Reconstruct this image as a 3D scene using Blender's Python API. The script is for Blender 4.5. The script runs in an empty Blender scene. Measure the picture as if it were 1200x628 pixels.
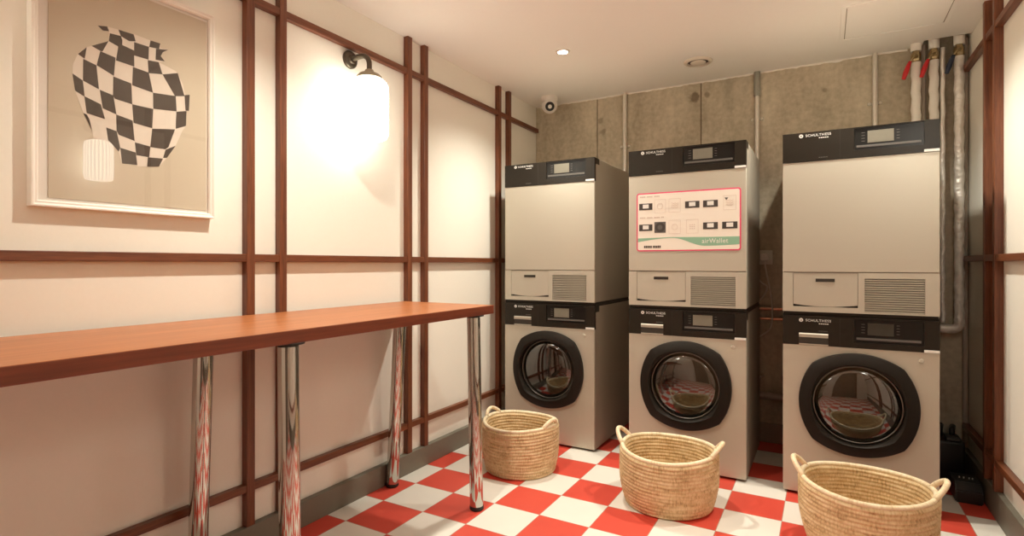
import bpy, bmesh, math, random
from mathutils import Vector, Matrix, noise
random.seed(7)
PI = math.pi
C = bpy.context.scene.collection

# ---------------------------------------------------------------- materials
def mat(name):
    m = bpy.data.materials.new(name); m.use_nodes = True
    nt = m.node_tree; b = nt.nodes['Principled BSDF']
    return m, nt, b

def nd(nt, t, **kw):
    n = nt.nodes.new(t)
    for k, v in kw.items():
        if k.startswith('i_'): n.inputs[k[2:]].default_value = v
        else: setattr(n, k, v)
    return n

def plain(name, col, rough=.5, metal=0., bump=0., bscale=60., var=0., coat=0., spec=None):
    m, nt, b = mat(name); L = nt.links
    b.inputs['Roughness'].default_value = rough; b.inputs['Metallic'].default_value = metal
    b.inputs['Coat Weight'].default_value = coat
    if spec is not None: b.inputs['Specular IOR Level'].default_value = spec
    tc = nd(nt, 'ShaderNodeTexCoord'); no = nd(nt, 'ShaderNodeTexNoise'); no.inputs['Scale'].default_value = bscale
    no.inputs['Detail'].default_value = 4
    L.new(tc.outputs['Object'], no.inputs['Vector'])
    mx = nd(nt, 'ShaderNodeMix', data_type='RGBA'); 
    c = Vector(col)
    mx.inputs[6].default_value = (*(c*(1-var)), 1); mx.inputs[7].default_value = (*[min(1, x*(1+var)) for x in c], 1)
    L.new(no.outputs['Fac'], mx.inputs[0]); L.new(mx.outputs[2], b.inputs['Base Color'])
    if bump:
        bp = nd(nt, 'ShaderNodeBump'); bp.inputs['Strength'].default_value = bump; bp.inputs['Distance'].default_value = .002
        L.new(no.outputs['Fac'], bp.inputs['Height']); L.new(bp.outputs['Normal'], b.inputs['Normal'])
    return m

def wood(name, dark, light, axis, rough=.38, coat=0., sc=1.):
    m, nt, b = mat(name); L = nt.links
    tc = nd(nt, 'ShaderNodeTexCoord'); mp = nd(nt, 'ShaderNodeMapping')
    s = [70*sc, 70*sc, 70*sc]; s[axis] = 2.2*sc
    mp.inputs['Scale'].default_value = s
    L.new(tc.outputs['Object'], mp.inputs['Vector'])
    no = nd(nt, 'ShaderNodeTexNoise'); no.inputs['Scale'].default_value = 1.; no.inputs['Detail'].default_value = 6; no.inputs['Roughness'].default_value = .65
    L.new(mp.outputs[0], no.inputs['Vector'])
    mp2 = nd(nt, 'ShaderNodeMapping'); s2 = [260*sc]*3; s2[axis] = 14*sc; mp2.inputs['Scale'].default_value = s2
    L.new(tc.outputs['Object'], mp2.inputs['Vector'])
    n2 = nd(nt, 'ShaderNodeTexNoise'); n2.inputs['Scale'].default_value = 1.; n2.inputs['Detail'].default_value = 2
    L.new(mp2.outputs[0], n2.inputs['Vector'])
    ad = nd(nt, 'ShaderNodeMath', operation='ADD'); L.new(no.outputs['Fac'], ad.inputs[0]); 
    ml = nd(nt, 'ShaderNodeMath', operation='MULTIPLY'); ml.inputs[1].default_value = .55; L.new(n2.outputs['Fac'], ml.inputs[0]); L.new(ml.outputs[0], ad.inputs[1])
    cr = nd(nt, 'ShaderNodeValToRGB'); cr.color_ramp.elements[0].position = .5; cr.color_ramp.elements[1].position = 1.05
    cr.color_ramp.elements[0].color = (*dark, 1); cr.color_ramp.elements[1].color = (*light, 1)
    L.new(ad.outputs[0], cr.inputs[0]); L.new(cr.outputs[0], b.inputs['Base Color'])
    b.inputs['Roughness'].default_value = rough; b.inputs['Coat Weight'].default_value = coat; b.inputs['Coat Roughness'].default_value = .25
    bp = nd(nt, 'ShaderNodeBump'); bp.inputs['Strength'].default_value = .15; bp.inputs['Distance'].default_value = .001
    L.new(n2.outputs['Fac'], bp.inputs['Height']); L.new(bp.outputs['Normal'], b.inputs['Normal'])
    return m

def emit(name, col, st):
    m, nt, b = mat(name)
    b.inputs['Base Color'].default_value = (*col, 1)
    b.inputs['Emission Color'].default_value = (*col, 1); b.inputs['Emission Strength'].default_value = st
    return m

def glassy(name, tint, ior, rough=0.):
    m, nt, b = mat(name); L = nt.links
    nt.nodes.remove(b); out = nt.nodes['Material Output']
    tr = nd(nt, 'ShaderNodeBsdfTransparent'); tr.inputs[0].default_value = (*tint, 1)
    gl = nd(nt, 'ShaderNodeBsdfGlossy'); gl.inputs['Roughness'].default_value = rough
    fr = nd(nt, 'ShaderNodeFresnel'); fr.inputs['IOR'].default_value = ior
    ms = nd(nt, 'ShaderNodeMixShader')
    ge = nd(nt, 'ShaderNodeNewGeometry'); iv = nd(nt, 'ShaderNodeMath', operation='SUBTRACT'); iv.inputs[0].default_value = 1; L.new(ge.outputs['Backfacing'], iv.inputs[1])
    fm = nd(nt, 'ShaderNodeMath', operation='MULTIPLY'); L.new(fr.outputs[0], fm.inputs[0]); L.new(iv.outputs[0], fm.inputs[1])
    L.new(fm.outputs[0], ms.inputs[0]); L.new(tr.outputs[0], ms.inputs[1]); L.new(gl.outputs[0], ms.inputs[2]); L.new(ms.outputs[0], out.inputs[0])
    return m

def floor_mat():
    m, nt, b = mat('checkerboard_vinyl'); L = nt.links
    tc = nd(nt, 'ShaderNodeTexCoord'); sx = nd(nt, 'ShaderNodeSeparateXYZ'); L.new(tc.outputs['Object'], sx.inputs[0])
    def chain(out, off, s):
        a = nd(nt, 'ShaderNodeMath', operation='SUBTRACT'); a.inputs[1].default_value = off; L.new(out, a.inputs[0])
        d = nd(nt, 'ShaderNodeMath', operation='DIVIDE'); d.inputs[1].default_value = s; L.new(a.outputs[0], d.inputs[0])
        f = nd(nt, 'ShaderNodeMath', operation='FLOOR'); L.new(d.outputs[0], f.inputs[0])
        r = nd(nt, 'ShaderNodeMath', operation='FRACT'); L.new(d.outputs[0], r.inputs[0])
        k = nd(nt, 'ShaderNodeMath', operation='SUBTRACT'); k.inputs[1].default_value = .5; L.new(r.outputs[0], k.inputs[0])
        q = nd(nt, 'ShaderNodeMath', operation='ABSOLUTE'); L.new(k.outputs[0], q.inputs[0])
        return f.outputs[0], q.outputs[0]
    fx, ex = chain(sx.outputs[0], -1.757 - 20*.2285, .2285); fy, ey = chain(sx.outputs[1], 1.658 - 20*.2278, .2278)
    ad = nd(nt, 'ShaderNodeMath', operation='ADD'); L.new(fx, ad.inputs[0]); L.new(fy, ad.inputs[1])
    md = nd(nt, 'ShaderNodeMath', operation='MODULO'); md.inputs[1].default_value = 2; L.new(ad.outputs[0], md.inputs[0])
    no = nd(nt, 'ShaderNodeTexNoise'); no.inputs['Scale'].default_value = 9; no.inputs['Detail'].default_value = 5; L.new(tc.outputs['Object'], no.inputs['Vector'])
    def two(a, bb):
        x = nd(nt, 'ShaderNodeMix', data_type='RGBA'); x.inputs[6].default_value = (*a, 1); x.inputs[7].default_value = (*bb, 1)
        L.new(no.outputs['Fac'], x.inputs[0]); return x.outputs[2]
    red = two(RED_A, RED_B); wh = two(WHITE_A, WHITE_B)
    mx = nd(nt, 'ShaderNodeMix', data_type='RGBA'); L.new(md.outputs[0], mx.inputs[0]); L.new(red, mx.inputs[6]); L.new(wh, mx.inputs[7])
    me = nd(nt, 'ShaderNodeMath', operation='MAXIMUM'); L.new(ex, me.inputs[0]); L.new(ey, me.inputs[1])
    gt = nd(nt, 'ShaderNodeMath', operation='GREATER_THAN'); gt.inputs[1].default_value = .494; L.new(me.outputs[0], gt.inputs[0])
    se = nd(nt, 'ShaderNodeMix', data_type='RGBA'); L.new(gt.outputs[0], se.inputs[0]); L.new(mx.outputs[2], se.inputs[6]); se.inputs[7].default_value = (.45, .3, .24, 1)
    L.new(se.outputs[2], b.inputs['Base Color'])
    b.inputs['Roughness'].default_value = .5
    return m

def concrete(name, a, bcol, stains=()):
    m, nt, b = mat(name); L = nt.links
    tc = nd(nt, 'ShaderNodeTexCoord')
    n1 = nd(nt, 'ShaderNodeTexNoise'); n1.inputs['Scale'].default_value = 2.3; n1.inputs['Detail'].default_value = 9; n1.inputs['Roughness'].default_value = .62
    mp = nd(nt, 'ShaderNodeMapping'); mp.inputs['Scale'].default_value = (2.2, 1, .8); L.new(tc.outputs['Object'], mp.inputs['Vector']); L.new(mp.outputs[0], n1.inputs['Vector'])
    n2 = nd(nt, 'ShaderNodeTexNoise'); n2.inputs['Scale'].default_value = 38; n2.inputs['Detail'].default_value = 6; L.new(tc.outputs['Object'], n2.inputs['Vector'])
    cr = nd(nt, 'ShaderNodeValToRGB'); cr.color_ramp.elements[0].position = .36; cr.color_ramp.elements[1].position = .66
    cr.color_ramp.elements[0].color = (*a, 1); cr.color_ramp.elements[1].color = (*bcol, 1)
    mm = nd(nt, 'ShaderNodeMix', data_type='FLOAT'); mm.inputs[0].default_value = .3; L.new(n1.outputs['Fac'], mm.inputs[2]); L.new(n2.outputs['Fac'], mm.inputs[3])
    L.new(mm.outputs[0], cr.inputs[0])
    col = cr.outputs[0]
    for (p, r, k) in stains:
        vd = nd(nt, 'ShaderNodeVectorMath', operation='DISTANCE'); vd.inputs[1].default_value = p; L.new(tc.outputs['Object'], vd.inputs[0])
        ad = nd(nt, 'ShaderNodeMath', operation='MULTIPLY_ADD'); ad.inputs[1].default_value = r*1.2; L.new(n2.outputs['Fac'], ad.inputs[0]); L.new(vd.outputs['Value'], ad.inputs[2])
        mr = nd(nt, 'ShaderNodeMapRange'); mr.inputs[1].default_value = r*1.3; mr.inputs[2].default_value = r*1.9; mr.inputs[3].default_value = k; mr.inputs[4].default_value = 0
        L.new(ad.outputs[0], mr.inputs[0])
        mx = nd(nt, 'ShaderNodeMix', data_type='RGBA'); L.new(mr.outputs[0], mx.inputs[0]); L.new(col, mx.inputs[6]); mx.inputs[7].default_value = (.12, .085, .05, 1)
        col = mx.outputs[2]
    L.new(col, b.inputs['Base Color']); b.inputs['Roughness'].default_value = .85
    bp = nd(nt, 'ShaderNodeBump'); bp.inputs['Strength'].default_value = .35; bp.inputs['Distance'].default_value = .004
    L.new(mm.outputs[0], bp.inputs['Height']); L.new(bp.outputs['Normal'], b.inputs['Normal'])
    return m

def straw_mat(name):
    m, nt, b = mat(name); L = nt.links
    uv = nd(nt, 'ShaderNodeUVMap'); mp = nd(nt, 'ShaderNodeMapping'); mp.inputs['Scale'].default_value = (150, 26, 1); L.new(uv.outputs[0], mp.inputs['Vector'])
    no = nd(nt, 'ShaderNodeTexNoise'); no.inputs['Scale'].default_value = 1; no.inputs['Detail'].default_value = 3; L.new(mp.outputs[0], no.inputs['Vector'])
    mp2 = nd(nt, 'ShaderNodeMapping'); mp2.inputs['Scale'].default_value = (14, 30, 1); L.new(uv.outputs[0], mp2.inputs['Vector'])
    n2 = nd(nt, 'ShaderNodeTexNoise'); n2.inputs['Scale'].default_value = 1; n2.inputs['Detail'].default_value = 4; L.new(mp2.outputs[0], n2.inputs['Vector'])
    mm = nd(nt, 'ShaderNodeMix', data_type='FLOAT'); mm.inputs[0].default_value = .45; L.new(n2.outputs['Fac'], mm.inputs[2]); L.new(no.outputs['Fac'], mm.inputs[3])
    cr = nd(nt, 'ShaderNodeValToRGB'); e = cr.color_ramp.elements
    e[0].position = .32; e[1].position = .66; e[0].color = (*STRAW_A, 1); e[1].color = (*STRAW_C, 1)
    k = cr.color_ramp.elements.new(.47); k.color = (*STRAW_B, 1)
    L.new(mm.outputs[0], cr.inputs[0]); L.new(cr.outputs[0], b.inputs['Base Color']); b.inputs['Roughness'].default_value = .62
    bp = nd(nt, 'ShaderNodeBump'); bp.inputs['Strength'].default_value = .6; bp.inputs['Distance'].default_value = .003
    L.new(no.outputs['Fac'], bp.inputs['Height']); L.new(bp.outputs['Normal'], b.inputs['Normal'])
    return m

def foil_mat(name):
    m, nt, b = mat(name); L = nt.links
    tc = nd(nt, 'ShaderNodeTexCoord'); v = nd(nt, 'ShaderNodeTexVoronoi'); v.inputs['Scale'].default_value = 45
    L.new(tc.outputs['Object'], v.inputs['Vector'])
    n = nd(nt, 'ShaderNodeTexNoise'); n.inputs['Scale'].default_value = 28; n.inputs['Detail'].default_value = 5; L.new(tc.outputs['Object'], n.inputs['Vector'])
    ad = nd(nt, 'ShaderNodeMath', operation='ADD'); L.new(v.outputs['Distance'], ad.inputs[0]); L.new(n.outputs['Fac'], ad.inputs[1])
    bp = nd(nt, 'ShaderNodeBump'); bp.inputs['Strength'].default_value = .9; bp.inputs['Distance'].default_value = .012
    L.new(ad.outputs[0], bp.inputs['Height']); L.new(bp.outputs['Normal'], b.inputs['Normal'])
    bp.inputs['Strength'].default_value = .4; b.inputs['Base Color'].default_value = (.86, .82, .76, 1); b.inputs['Metallic'].default_value = .35; b.inputs['Roughness'].default_value = .42
    return m

SC = 7.2
RED_A, RED_B = (.62, .062, .038), (.70, .082, .050)
WHITE_A, WHITE_B = (.77, .73, .66), (.83, .79, .72)
STRAW_A, STRAW_B, STRAW_C = (.33, .20, .085), (.64, .465, .25), (.82, .67, .43)
M = {}
M['wall'] = plain('cream_wall_paint', (.85, .825, .745), .7, bump=.08, bscale=90, var=.015)
M['ceiling'] = plain('ceiling_paint', (.91, .89, .85), .75, bump=.05, bscale=60, var=.01)
M['added_door_dark'] = plain('dark_brown_added_door', (.20, .17, .135), .7, bump=.08, bscale=90)  # dark colour of the added door behind the camera
M['skirting'] = plain('olive_grey_skirting_paint', (.17, .155, .12), .5, var=.04)
M['floor'] = floor_mat()
WD, WL = (.075, .020, .008), (.215, .068, .026)
for ax, k in enumerate('xyz'): M['wood_'+k] = wood('mahogany_batten_'+k, WD, WL, ax)
M['top'] = wood('cherry_wood_sheen', (.29, .080, .019), (.46, .160, .046), 1, .42, .2, .5)  # lighter copy of the edge wood; wall sheen on top put into the colour
M['edge'] = wood('cherry_table_wood', (.125, .026, .010), (.22, .052, .020), 1, .4, 0., .6)
M['concrete'] = concrete('raw_concrete', (.35, .295, .21), (.64, .56, .425), [((-.735, 3.68, 2.17), .03, .7), ((-.66, 3.68, 2.175), .018, .5), ((-1.36, 3.68, 2.02), .02, .4), ((-1.38, 3.68, 2.1), .02, .5), ((.0, 3.68, 2.1), .012, .4)])
M['seam'] = plain('concrete_joint', (.17, .125, .08), .9, bump=.3)
M['plaster'] = plain('ragged_plaster', (.82, .77, .70), .8, bump=.3, bscale=120)
M['skirt_back'] = plain('grey_concrete_kerb', (.36, .31, .25), .8, bump=.2)
M['silver'] = plain('silver_grey_enamel', (.52, .485, .405), .38, metal=.25, var=.01, bscale=400)
M['silver_side'] = plain('grey_side_panel', (.40, .355, .29), .5, metal=.2, var=.02)
M['black'] = plain('black_fascia', (.021, .016, .011), .34, var=.1, spec=.24)
M['gloss'] = plain('gloss_black_display', (.010, .0085, .007), .3, var=.1, spec=.3)
M['ring'] = plain('black_door_ring', (.014, .010, .007), .5, var=.1, spec=.18)
M['screen'] = plain('grey_screen', (.20, .185, .145), .4, var=.05, spec=.2)
M['screen_dark'] = plain('unlit_screen', (.05, .045, .036), .3, var=.05, spec=.3)
M['white_mark'] = plain('white_print', (.78, .76, .72), .5)
M['grey_mark'] = plain('grey_print', (.12, .11, .10), .4, spec=.3)
M['slot'] = plain('slot_shadow_gap', (.04, .033, .026), .7)
M['hatch_gap'] = plain('hatch_joint', (.30, .26, .20), .8)
M['louvre_gap'] = plain('louvre_back', (.26, .235, .195), .7)
M['chrome'] = plain('polished_chrome', (.56, .545, .51), .05, metal=1.)
M['drum_steel'] = plain('drum_steel', (.30, .28, .24), .3, metal=1., bump=.2, bscale=70, var=.1)
M['bezel'] = plain('dark_steel_bezel', (.19, .18, .17), .3, metal=1.)
M['steel'] = plain('brushed_steel', (.62, .58, .52), .3, metal=1., bump=.2, bscale=70, var=.1)
M['rubber'] = plain('black_rubber', (.02, .018, .016), .6)
M['door_glass'] = glassy('tinted_door_glass', (.42, .39, .33), 2.35, .02)
M['pic_glass'] = glassy('picture_glass', (.97, .97, .97), 1.55)
M['frame'] = plain('white_frame_lacquer', (.84, .79, .72), .4)
M['mat_board'] = plain('white_mat_board', (.86, .80, .73), .8)
M['print'] = plain('beige_print_paper', (.64, .545, .41), .8, var=.02)
M['vase_light'] = plain('cream_ink', (.80, .70, .59), .8)
M['vase_dark'] = plain('dark_umber_ink', (.085, .062, .045), .8, var=.1, bscale=25)
M['bronze'] = plain('aged_bronze', (.12, .10, .075), .38, metal=.85, var=.15)
M['cap'] = plain('weathered_brass', (.36, .31, .23), .42, metal=.6, var=.15)
M['shade'] = emit('lit_fluted_glass', (1., .965, .85), SC)
nt = M['shade'].node_tree; L = nt.links                          # the flutes of the glass: thick and thin bands
tc = nd(nt, 'ShaderNodeTexCoord'); sx = nd(nt, 'ShaderNodeSeparateXYZ'); L.new(tc.outputs['Object'], sx.inputs[0])
def mth(op, a, b=None):
    n = nd(nt, 'ShaderNodeMath', operation=op)
    for i, q in enumerate((a, b)):
        if q is None: continue
        if isinstance(q, (int, float)): n.inputs[i].default_value = q
        else: L.new(q, n.inputs[i])
    return n.outputs[0]
an = mth('ARCTAN2', sx.outputs[1], mth('SUBTRACT', mth('ABSOLUTE', sx.outputs[0]), .125))
wv = mth('MULTIPLY', mth('ADD', mth('MULTIPLY', mth('COSINE', mth('MULTIPLY', an, 24.)), .4), 1.), SC)
L.new(wv, nt.nodes['Principled BSDF'].inputs['Emission Strength'])
M['lens_glow'] = emit('lit_downlight_lens', (1., .90, .76), 30.)
M['white_plastic'] = plain('white_plastic', (.78, .73, .66), .4)
M['vent'] = plain('vent_valve_enamel', (.70, .63, .53), .5)
M['galv'] = plain('galvanised_conduit', (.72, .68, .60), .35, metal=.4, var=.1)
M['galv_dark'] = plain('dull_galvanised_sleeve', (.36, .35, .30), .45, metal=.5, var=.12)
M['screw'] = plain('pale_screw_head', (.75, .70, .6), .4, metal=.3)
M['foil'] = foil_mat('crinkled_foil')
M['lagging'] = plain('white_pipe_lagging', (.90, .86, .78), .5, bump=.2, bscale=40, var=.04)
M['brass'] = plain('brass_valve', (.45, .34, .18), .35, metal=.9, var=.1)
M['red_lever'] = plain('red_lever_plastic', (.62, .02, .025), .4)
M['blue_lever'] = plain('navy_lever_plastic', (.02, .03, .06), .4)
M['copper'] = plain('copper_pipe', (.62, .30, .20), .35, metal=.8, var=.1)
M['grey_pipe'] = plain('grey_plastic_pipe', (.40, .35, .29), .5)
M['cable'] = plain('pale_grey_cable', (.72, .68, .60), .5)
M['black_box'] = plain('black_plastic_box', (.012, .011, .010), .45)
M['straw'] = straw_mat('woven_palm_straw')
STRAW_A, STRAW_B, STRAW_C = (.60, .44, .24), (.80, .66, .44), (.90, .79, .60)
M['straw_rim'] = straw_mat('pale_straw_wrap')
M['pink'] = plain('crimson_poster_border', (.74, .06, .16), .5)
M['poster'] = plain('poster_paper', (.83, .77, .69), .45)
M['green'] = plain('sage_green_ink', (.26, .47, .33), .5)
M['ink'] = plain('black_ink', (.05, .04, .035), .5)
M['faint'] = plain('faint_pink_ink', (.62, .50, .44), .6)

# ---------------------------------------------------------------- mesh helpers
def obj(name, bm, m, parent=None, smooth=False, auto=None, matrix=None):
    me = bpy.data.meshes.new(name)
    bmesh.ops.recalc_face_normals(bm, faces=bm.faces[:])
    if smooth or auto:
        for f in bm.faces: f.smooth = True
    if auto:
        a = math.radians(auto)
        for e in bm.edges:
            if len(e.link_faces) != 2 or e.calc_face_angle(0) > a: e.smooth = False
    bm.to_mesh(me); bm.free()
    ms = m if isinstance(m, (list, tuple)) else [m]
    for x in ms: me.materials.append(x)
    o = bpy.data.objects.new(name, me); C.objects.link(o)
    if parent: o.parent = parent
    return o

def thing(name, label, cat, loc=(0, 0, 0), group=None, rz=0.):
    o = bpy.data.objects.new(name, None); C.objects.link(o)
    o.empty_display_size = .1; o.location = loc; o.rotation_euler = (0, 0, rz)
    o['label'] = label; o['category'] = cat
    if group: o['group'] = group
    return o

def tag(o, label, cat, group=None):
    o['label'] = label; o['category'] = cat
    if group: o['group'] = group
    return o

def struct(name, bm, m, label=None, **kw):
    o = obj(name, bm, m, **kw); o['kind'] = 'structure'
    return o

def box(bm, x0, y0, z0, x1, y1, z1, bev=0., seg=2, mi=0):
    r = bmesh.ops.create_cube(bm, size=1.)
    vs = r['verts']
    for v in vs:
        v.co = Vector(((x0+x1)/2 + v.co.x*(x1-x0), (y0+y1)/2 + v.co.y*(y1-y0), (z0+z1)/2 + v.co.z*(z1-z0)))
    fs = {f for v in vs for f in v.link_faces}
    for f in fs: f.material_index = mi
    if bev:
        es = list({e for v in vs for e in v.link_edges})
        bmesh.ops.bevel(bm, geom=es, offset=bev, segments=seg, affect='EDGES', profile=.5)
    return vs

def bx(*a, **k):
    bm = bmesh.new(); box(bm, *a, **k); return bm

def frame_axes(d):
    d = d.normalized(); u = Vector((0, 0, 1)) if abs(d.z) < .9 else Vector((1, 0, 0))
    a = d.cross(u).normalized(); return a, d.cross(a).normalized()

def tube(bm, pts, r, n=16, cap=True, mi=0, closed=False):
    """a round tube along a list of points; r a number or one per point"""
    pts = [Vector(p) for p in pts]; N = len(pts)
    rs = r if isinstance(r, (list, tuple)) else [r]*N
    rings = []; a = None
    for i, p in enumerate(pts):
        if closed: d = pts[(i+1) % N] - pts[i-1]
        else: d = pts[min(i+1, N-1)] - pts[max(i-1, 0)]
        d.normalize()
        if a is None: a, b = frame_axes(d)
        else:
            a = (a - d*a.dot(d)).normalized(); b = d.cross(a)
        rings.append([bm.verts.new(p + (a*math.cos(2*PI*k/n) + b*math.sin(2*PI*k/n))*rs[i]) for k in range(n)])
    fs = []
    for i in range(N if closed else N-1):
        A, B = rings[i], rings[(i+1) % N]
        for k in range(n): fs.append(bm.faces.new((A[k], A[(k+1) % n], B[(k+1) % n], B[k])))
    if cap and not closed:
        fs.append(bm.faces.new(rings[0][::-1])); fs.append(bm.faces.new(rings[-1]))
    for f in fs: f.material_index = mi
    return fs

def lathe(bm, prof, n=48, c=(0, 0, 0), axis='z', mi=0, flute=None):
    """prof: (radius, height) pairs; a radius of 0 closes the end"""
    c = Vector(c); rings = []
    def put(x, y, h):
        if axis == 'z': return c + Vector((x, y, h))
        if axis == 'y': return c + Vector((x, h, y))
        return c + Vector((h, x, y))
    for r, h in prof:
        if r < 1e-6: rings.append([bm.verts.new(put(0, 0, h))])
        else:
            R = []
            for k in range(n):
                t = 2*PI*k/n; q = r*(1 + (flute[0]*math.cos(flute[1]*t) if flute else 0))
                R.append(bm.verts.new(put(q*math.cos(t), q*math.sin(t), h)))
            rings.append(R)
    for A, B in zip(rings, rings[1:]):
        if len(A) == 1 and len(B) == 1: continue
        for k in range(n):
            j = (k+1) % n
            if len(A) == 1: f = bm.faces.new((A[0], B[j], B[k]))
            elif len(B) == 1: f = bm.faces.new((A[k], A[j], B[0]))
            else: f = bm.faces.new((A[k], A[j], B[j], B[k]))
            f.material_index = mi
    return rings

def prism(bm, pts, axis, a, b, mi=0):
    """polygon in the plane across the axis, pulled from a to b"""
    def put(p, h):
        if axis == 'x': return (h, p[0], p[1])
        if axis == 'y': return (p[0], h, p[1])
        return (p[0], p[1], h)
    A = [bm.verts.new(put(p, a)) for p in pts]; B = [bm.verts.new(put(p, b)) for p in pts]
    n = len(pts); fs = [bm.faces.new(A[::-1]), bm.faces.new(B)]
    for i in range(n): fs.append(bm.faces.new((A[i], A[(i+1) % n], B[(i+1) % n], B[i])))
    for f in fs: f.material_index = mi

def rrect(x0, z0, x1, z1, r, n=6):
    out = []
    for cx, cz, t0 in ((x1-r, z1-r, 0), (x0+r, z1-r, 90), (x0+r, z0+r, 180), (x1-r, z0+r, 270)):
        for k in range(n+1):
            t = math.radians(t0 + 90*k/n); out.append((cx + r*math.cos(t), cz + r*math.sin(t)))
    return out

def lettering(name, text, size, m, parent, loc, rot, sx=1., depth=.0006, align='LEFT', bold=0.):
    cu = bpy.data.curves.new(name, 'FONT'); cu.body = text; cu.size = size; cu.extrude = depth; cu.align_x = align; cu.offset = bold
    cu.resolution_u = 3; cu.space_character = 1.08
    t = bpy.data.objects.new(name + '_tmp', cu); C.objects.link(t)
    dg = bpy.context.evaluated_depsgraph_get(); me = bpy.data.meshes.new_from_object(t.evaluated_get(dg))
    bpy.data.objects.remove(t); bpy.data.curves.remove(cu)
    mw = Matrix.Translation(loc) @ rot.to_4x4() @ Matrix.Diagonal((sx, 1, 1, 1))
    me.transform(mw); me.materials.clear(); me.materials.append(m); me.name = name
    o = bpy.data.objects.new(name, me); C.objects.link(o)
    if parent: o.parent = parent
    return o
FACE_FRONT = Matrix.Rotation(PI/2, 3, 'X')         # text standing up, read from -y
VASE_DARK= [[(0.8014, 1.7957), (0.8263, 1.8022), (0.8317, 1.7895), (0.8155, 1.7859)], [(0.8563, 1.8039), (0.8992, 1.8046), (0.905, 1.7849), (0.8865, 1.7792), (0.8637, 1.7862)], [(0.8335, 1.7844), (0.863, 1.7868), (0.8675, 1.7759), (0.8667, 1.7605), (0.8563, 1.7519), (0.8306, 1.7595)], [(0.8563, 1.7519), (0.8667, 1.7605), (0.9, 1.755), (0.9011, 1.7043), (0.85, 1.7074)], [(0.7857, 1.7296), (0.8299, 1.7592), (0.8141, 1.7227), (0.8084, 1.7224)], [(0.7519, 1.6943), (0.7737, 1.7215), (0.7686, 1.6859)], [(0.8084, 1.7216), (0.8489, 1.7153), (0.8444, 1.6585), (0.7989, 1.6768)], [(0.7649, 1.6847), (0.7982, 1.6762), (0.8049, 1.6065), (0.7643, 1.6211)], [(0.7387, 1.634), (0.7639, 1.621), (0.7686, 1.5747), (0.7452, 1.5861)], [(0.8426, 1.6563), (0.8926, 1.6491), (0.8953, 1.5848), (0.8474, 1.5893), (0.8419, 1.5982)], [(0.7676, 1.5765), (0.8095, 1.5633), (0.8209, 1.5212), (0.7737, 1.5283)], [(0.8067, 1.606), (0.843, 1.5986), (0.8511, 1.5427), (0.8148, 1.5524)], [(0.7653, 1.5263), (0.7737, 1.5243), (0.7806, 1.512), (0.7868, 1.4813)], [(0.8503, 1.5425), (0.8961, 1.5342), (0.9019, 1.4716), (0.8578, 1.4817), (0.8518, 1.4922)], [(0.8237, 1.4973), (0.8518, 1.4913), (0.8615, 1.4429), (0.8574, 1.4296), (0.8371, 1.4528), (0.8292, 1.4595)], [(0.8615, 1.4429), (0.905, 1.4359), (0.9097, 1.397), (0.8667, 1.3957)], [(0.9008, 1.7809), (0.9438, 1.7812), (0.9425, 1.7395), (0.9001, 1.7393)], [(0.9486, 1.8034), (0.9785, 1.8038), (0.9743, 1.7846), (0.9446, 1.781)], [(0.9651, 1.7824), (1.0031, 1.7913), (0.9869, 1.7791), (0.9797, 1.7634), (0.9924, 1.7498), (0.9639, 1.7464)], [(0.9405, 1.7375), (0.9734, 1.7415), (0.9852, 1.7053), (0.9425, 1.6968)], [(0.9852, 1.7053), (1.0337, 1.7244), (1.0561, 1.6531), (1.0249, 1.6448)], [(0.897, 1.7022), (0.9434, 1.6984), (0.956, 1.6374), (0.895, 1.6442)], [(0.956, 1.6376), (1.0271, 1.6455), (1.0302, 1.5951), (0.9568, 1.5861)], [(1.0561, 1.6565), (1.0734, 1.6625), (1.0707, 1.6062), (1.0593, 1.6049)], [(0.895, 1.5849), (0.9568, 1.5852), (0.9536, 1.5223), (0.8989, 1.5276)], [(1.0293, 1.5939), (1.0629, 1.6044), (1.0606, 1.5532), (1.0271, 1.5363)], [(0.9536, 1.521), (1.0249, 1.534), (1.004, 1.4713), (0.9937, 1.4618), (0.9478, 1.4609)], [(0.9028, 1.4675), (0.9482, 1.4623), (0.9446, 1.4277), (0.9067, 1.4277)], [(0.9946, 1.4606), (1.0271, 1.4801), (0.9988, 1.4346), (0.9869, 1.4326)], [(0.9405, 1.427), (0.9869, 1.4304), (0.9743, 1.4018), (0.9385, 1.3963)]]
VASE_OUT= [(0.8014, 1.7957), (0.8155, 1.7859), (0.8317, 1.7886), (0.8306, 1.7595), (0.7857, 1.7296), (0.7737, 1.7215), (0.7519, 1.6943), (0.7397, 1.6609), (0.7387, 1.634), (0.7452, 1.5861), (0.7519, 1.5664), (0.7653, 1.5263), (0.7868, 1.4813), (0.7909, 1.46), (0.8292, 1.4554), (0.8574, 1.4296), (0.8667, 1.3957), (0.905, 1.3962), (0.9106, 1.3933), (0.9385, 1.3958), (0.9743, 1.4018), (0.9988, 1.4346), (1.0271, 1.4801), (1.0493, 1.5347), (1.0606, 1.5532), (1.0638, 1.6046), (1.0707, 1.6062), (1.0734, 1.6625), (1.0583, 1.6569), (1.0507, 1.6906), (1.0337, 1.7244), (1.0227, 1.7301), (0.9734, 1.7415), (0.9924, 1.7498), (0.9797, 1.7634), (0.9869, 1.7791), (1.0031, 1.7913), (0.9776, 1.7893), (0.9785, 1.8038), (0.9486, 1.8034), (0.9008, 1.8056), (0.8992, 1.8046), (0.8563, 1.8039), (0.8342, 1.8027)]
EXPO = 0.35
# ---------------------------------------------------------------- the room
XW, XR, YB, YF, ZC = -1.896, .652, 3.68, -.62, 2.263
struct('floor', bx(XW-.1, YF-.1, -.06, XR+.1, YB+.1, 0), M['floor'])
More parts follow.
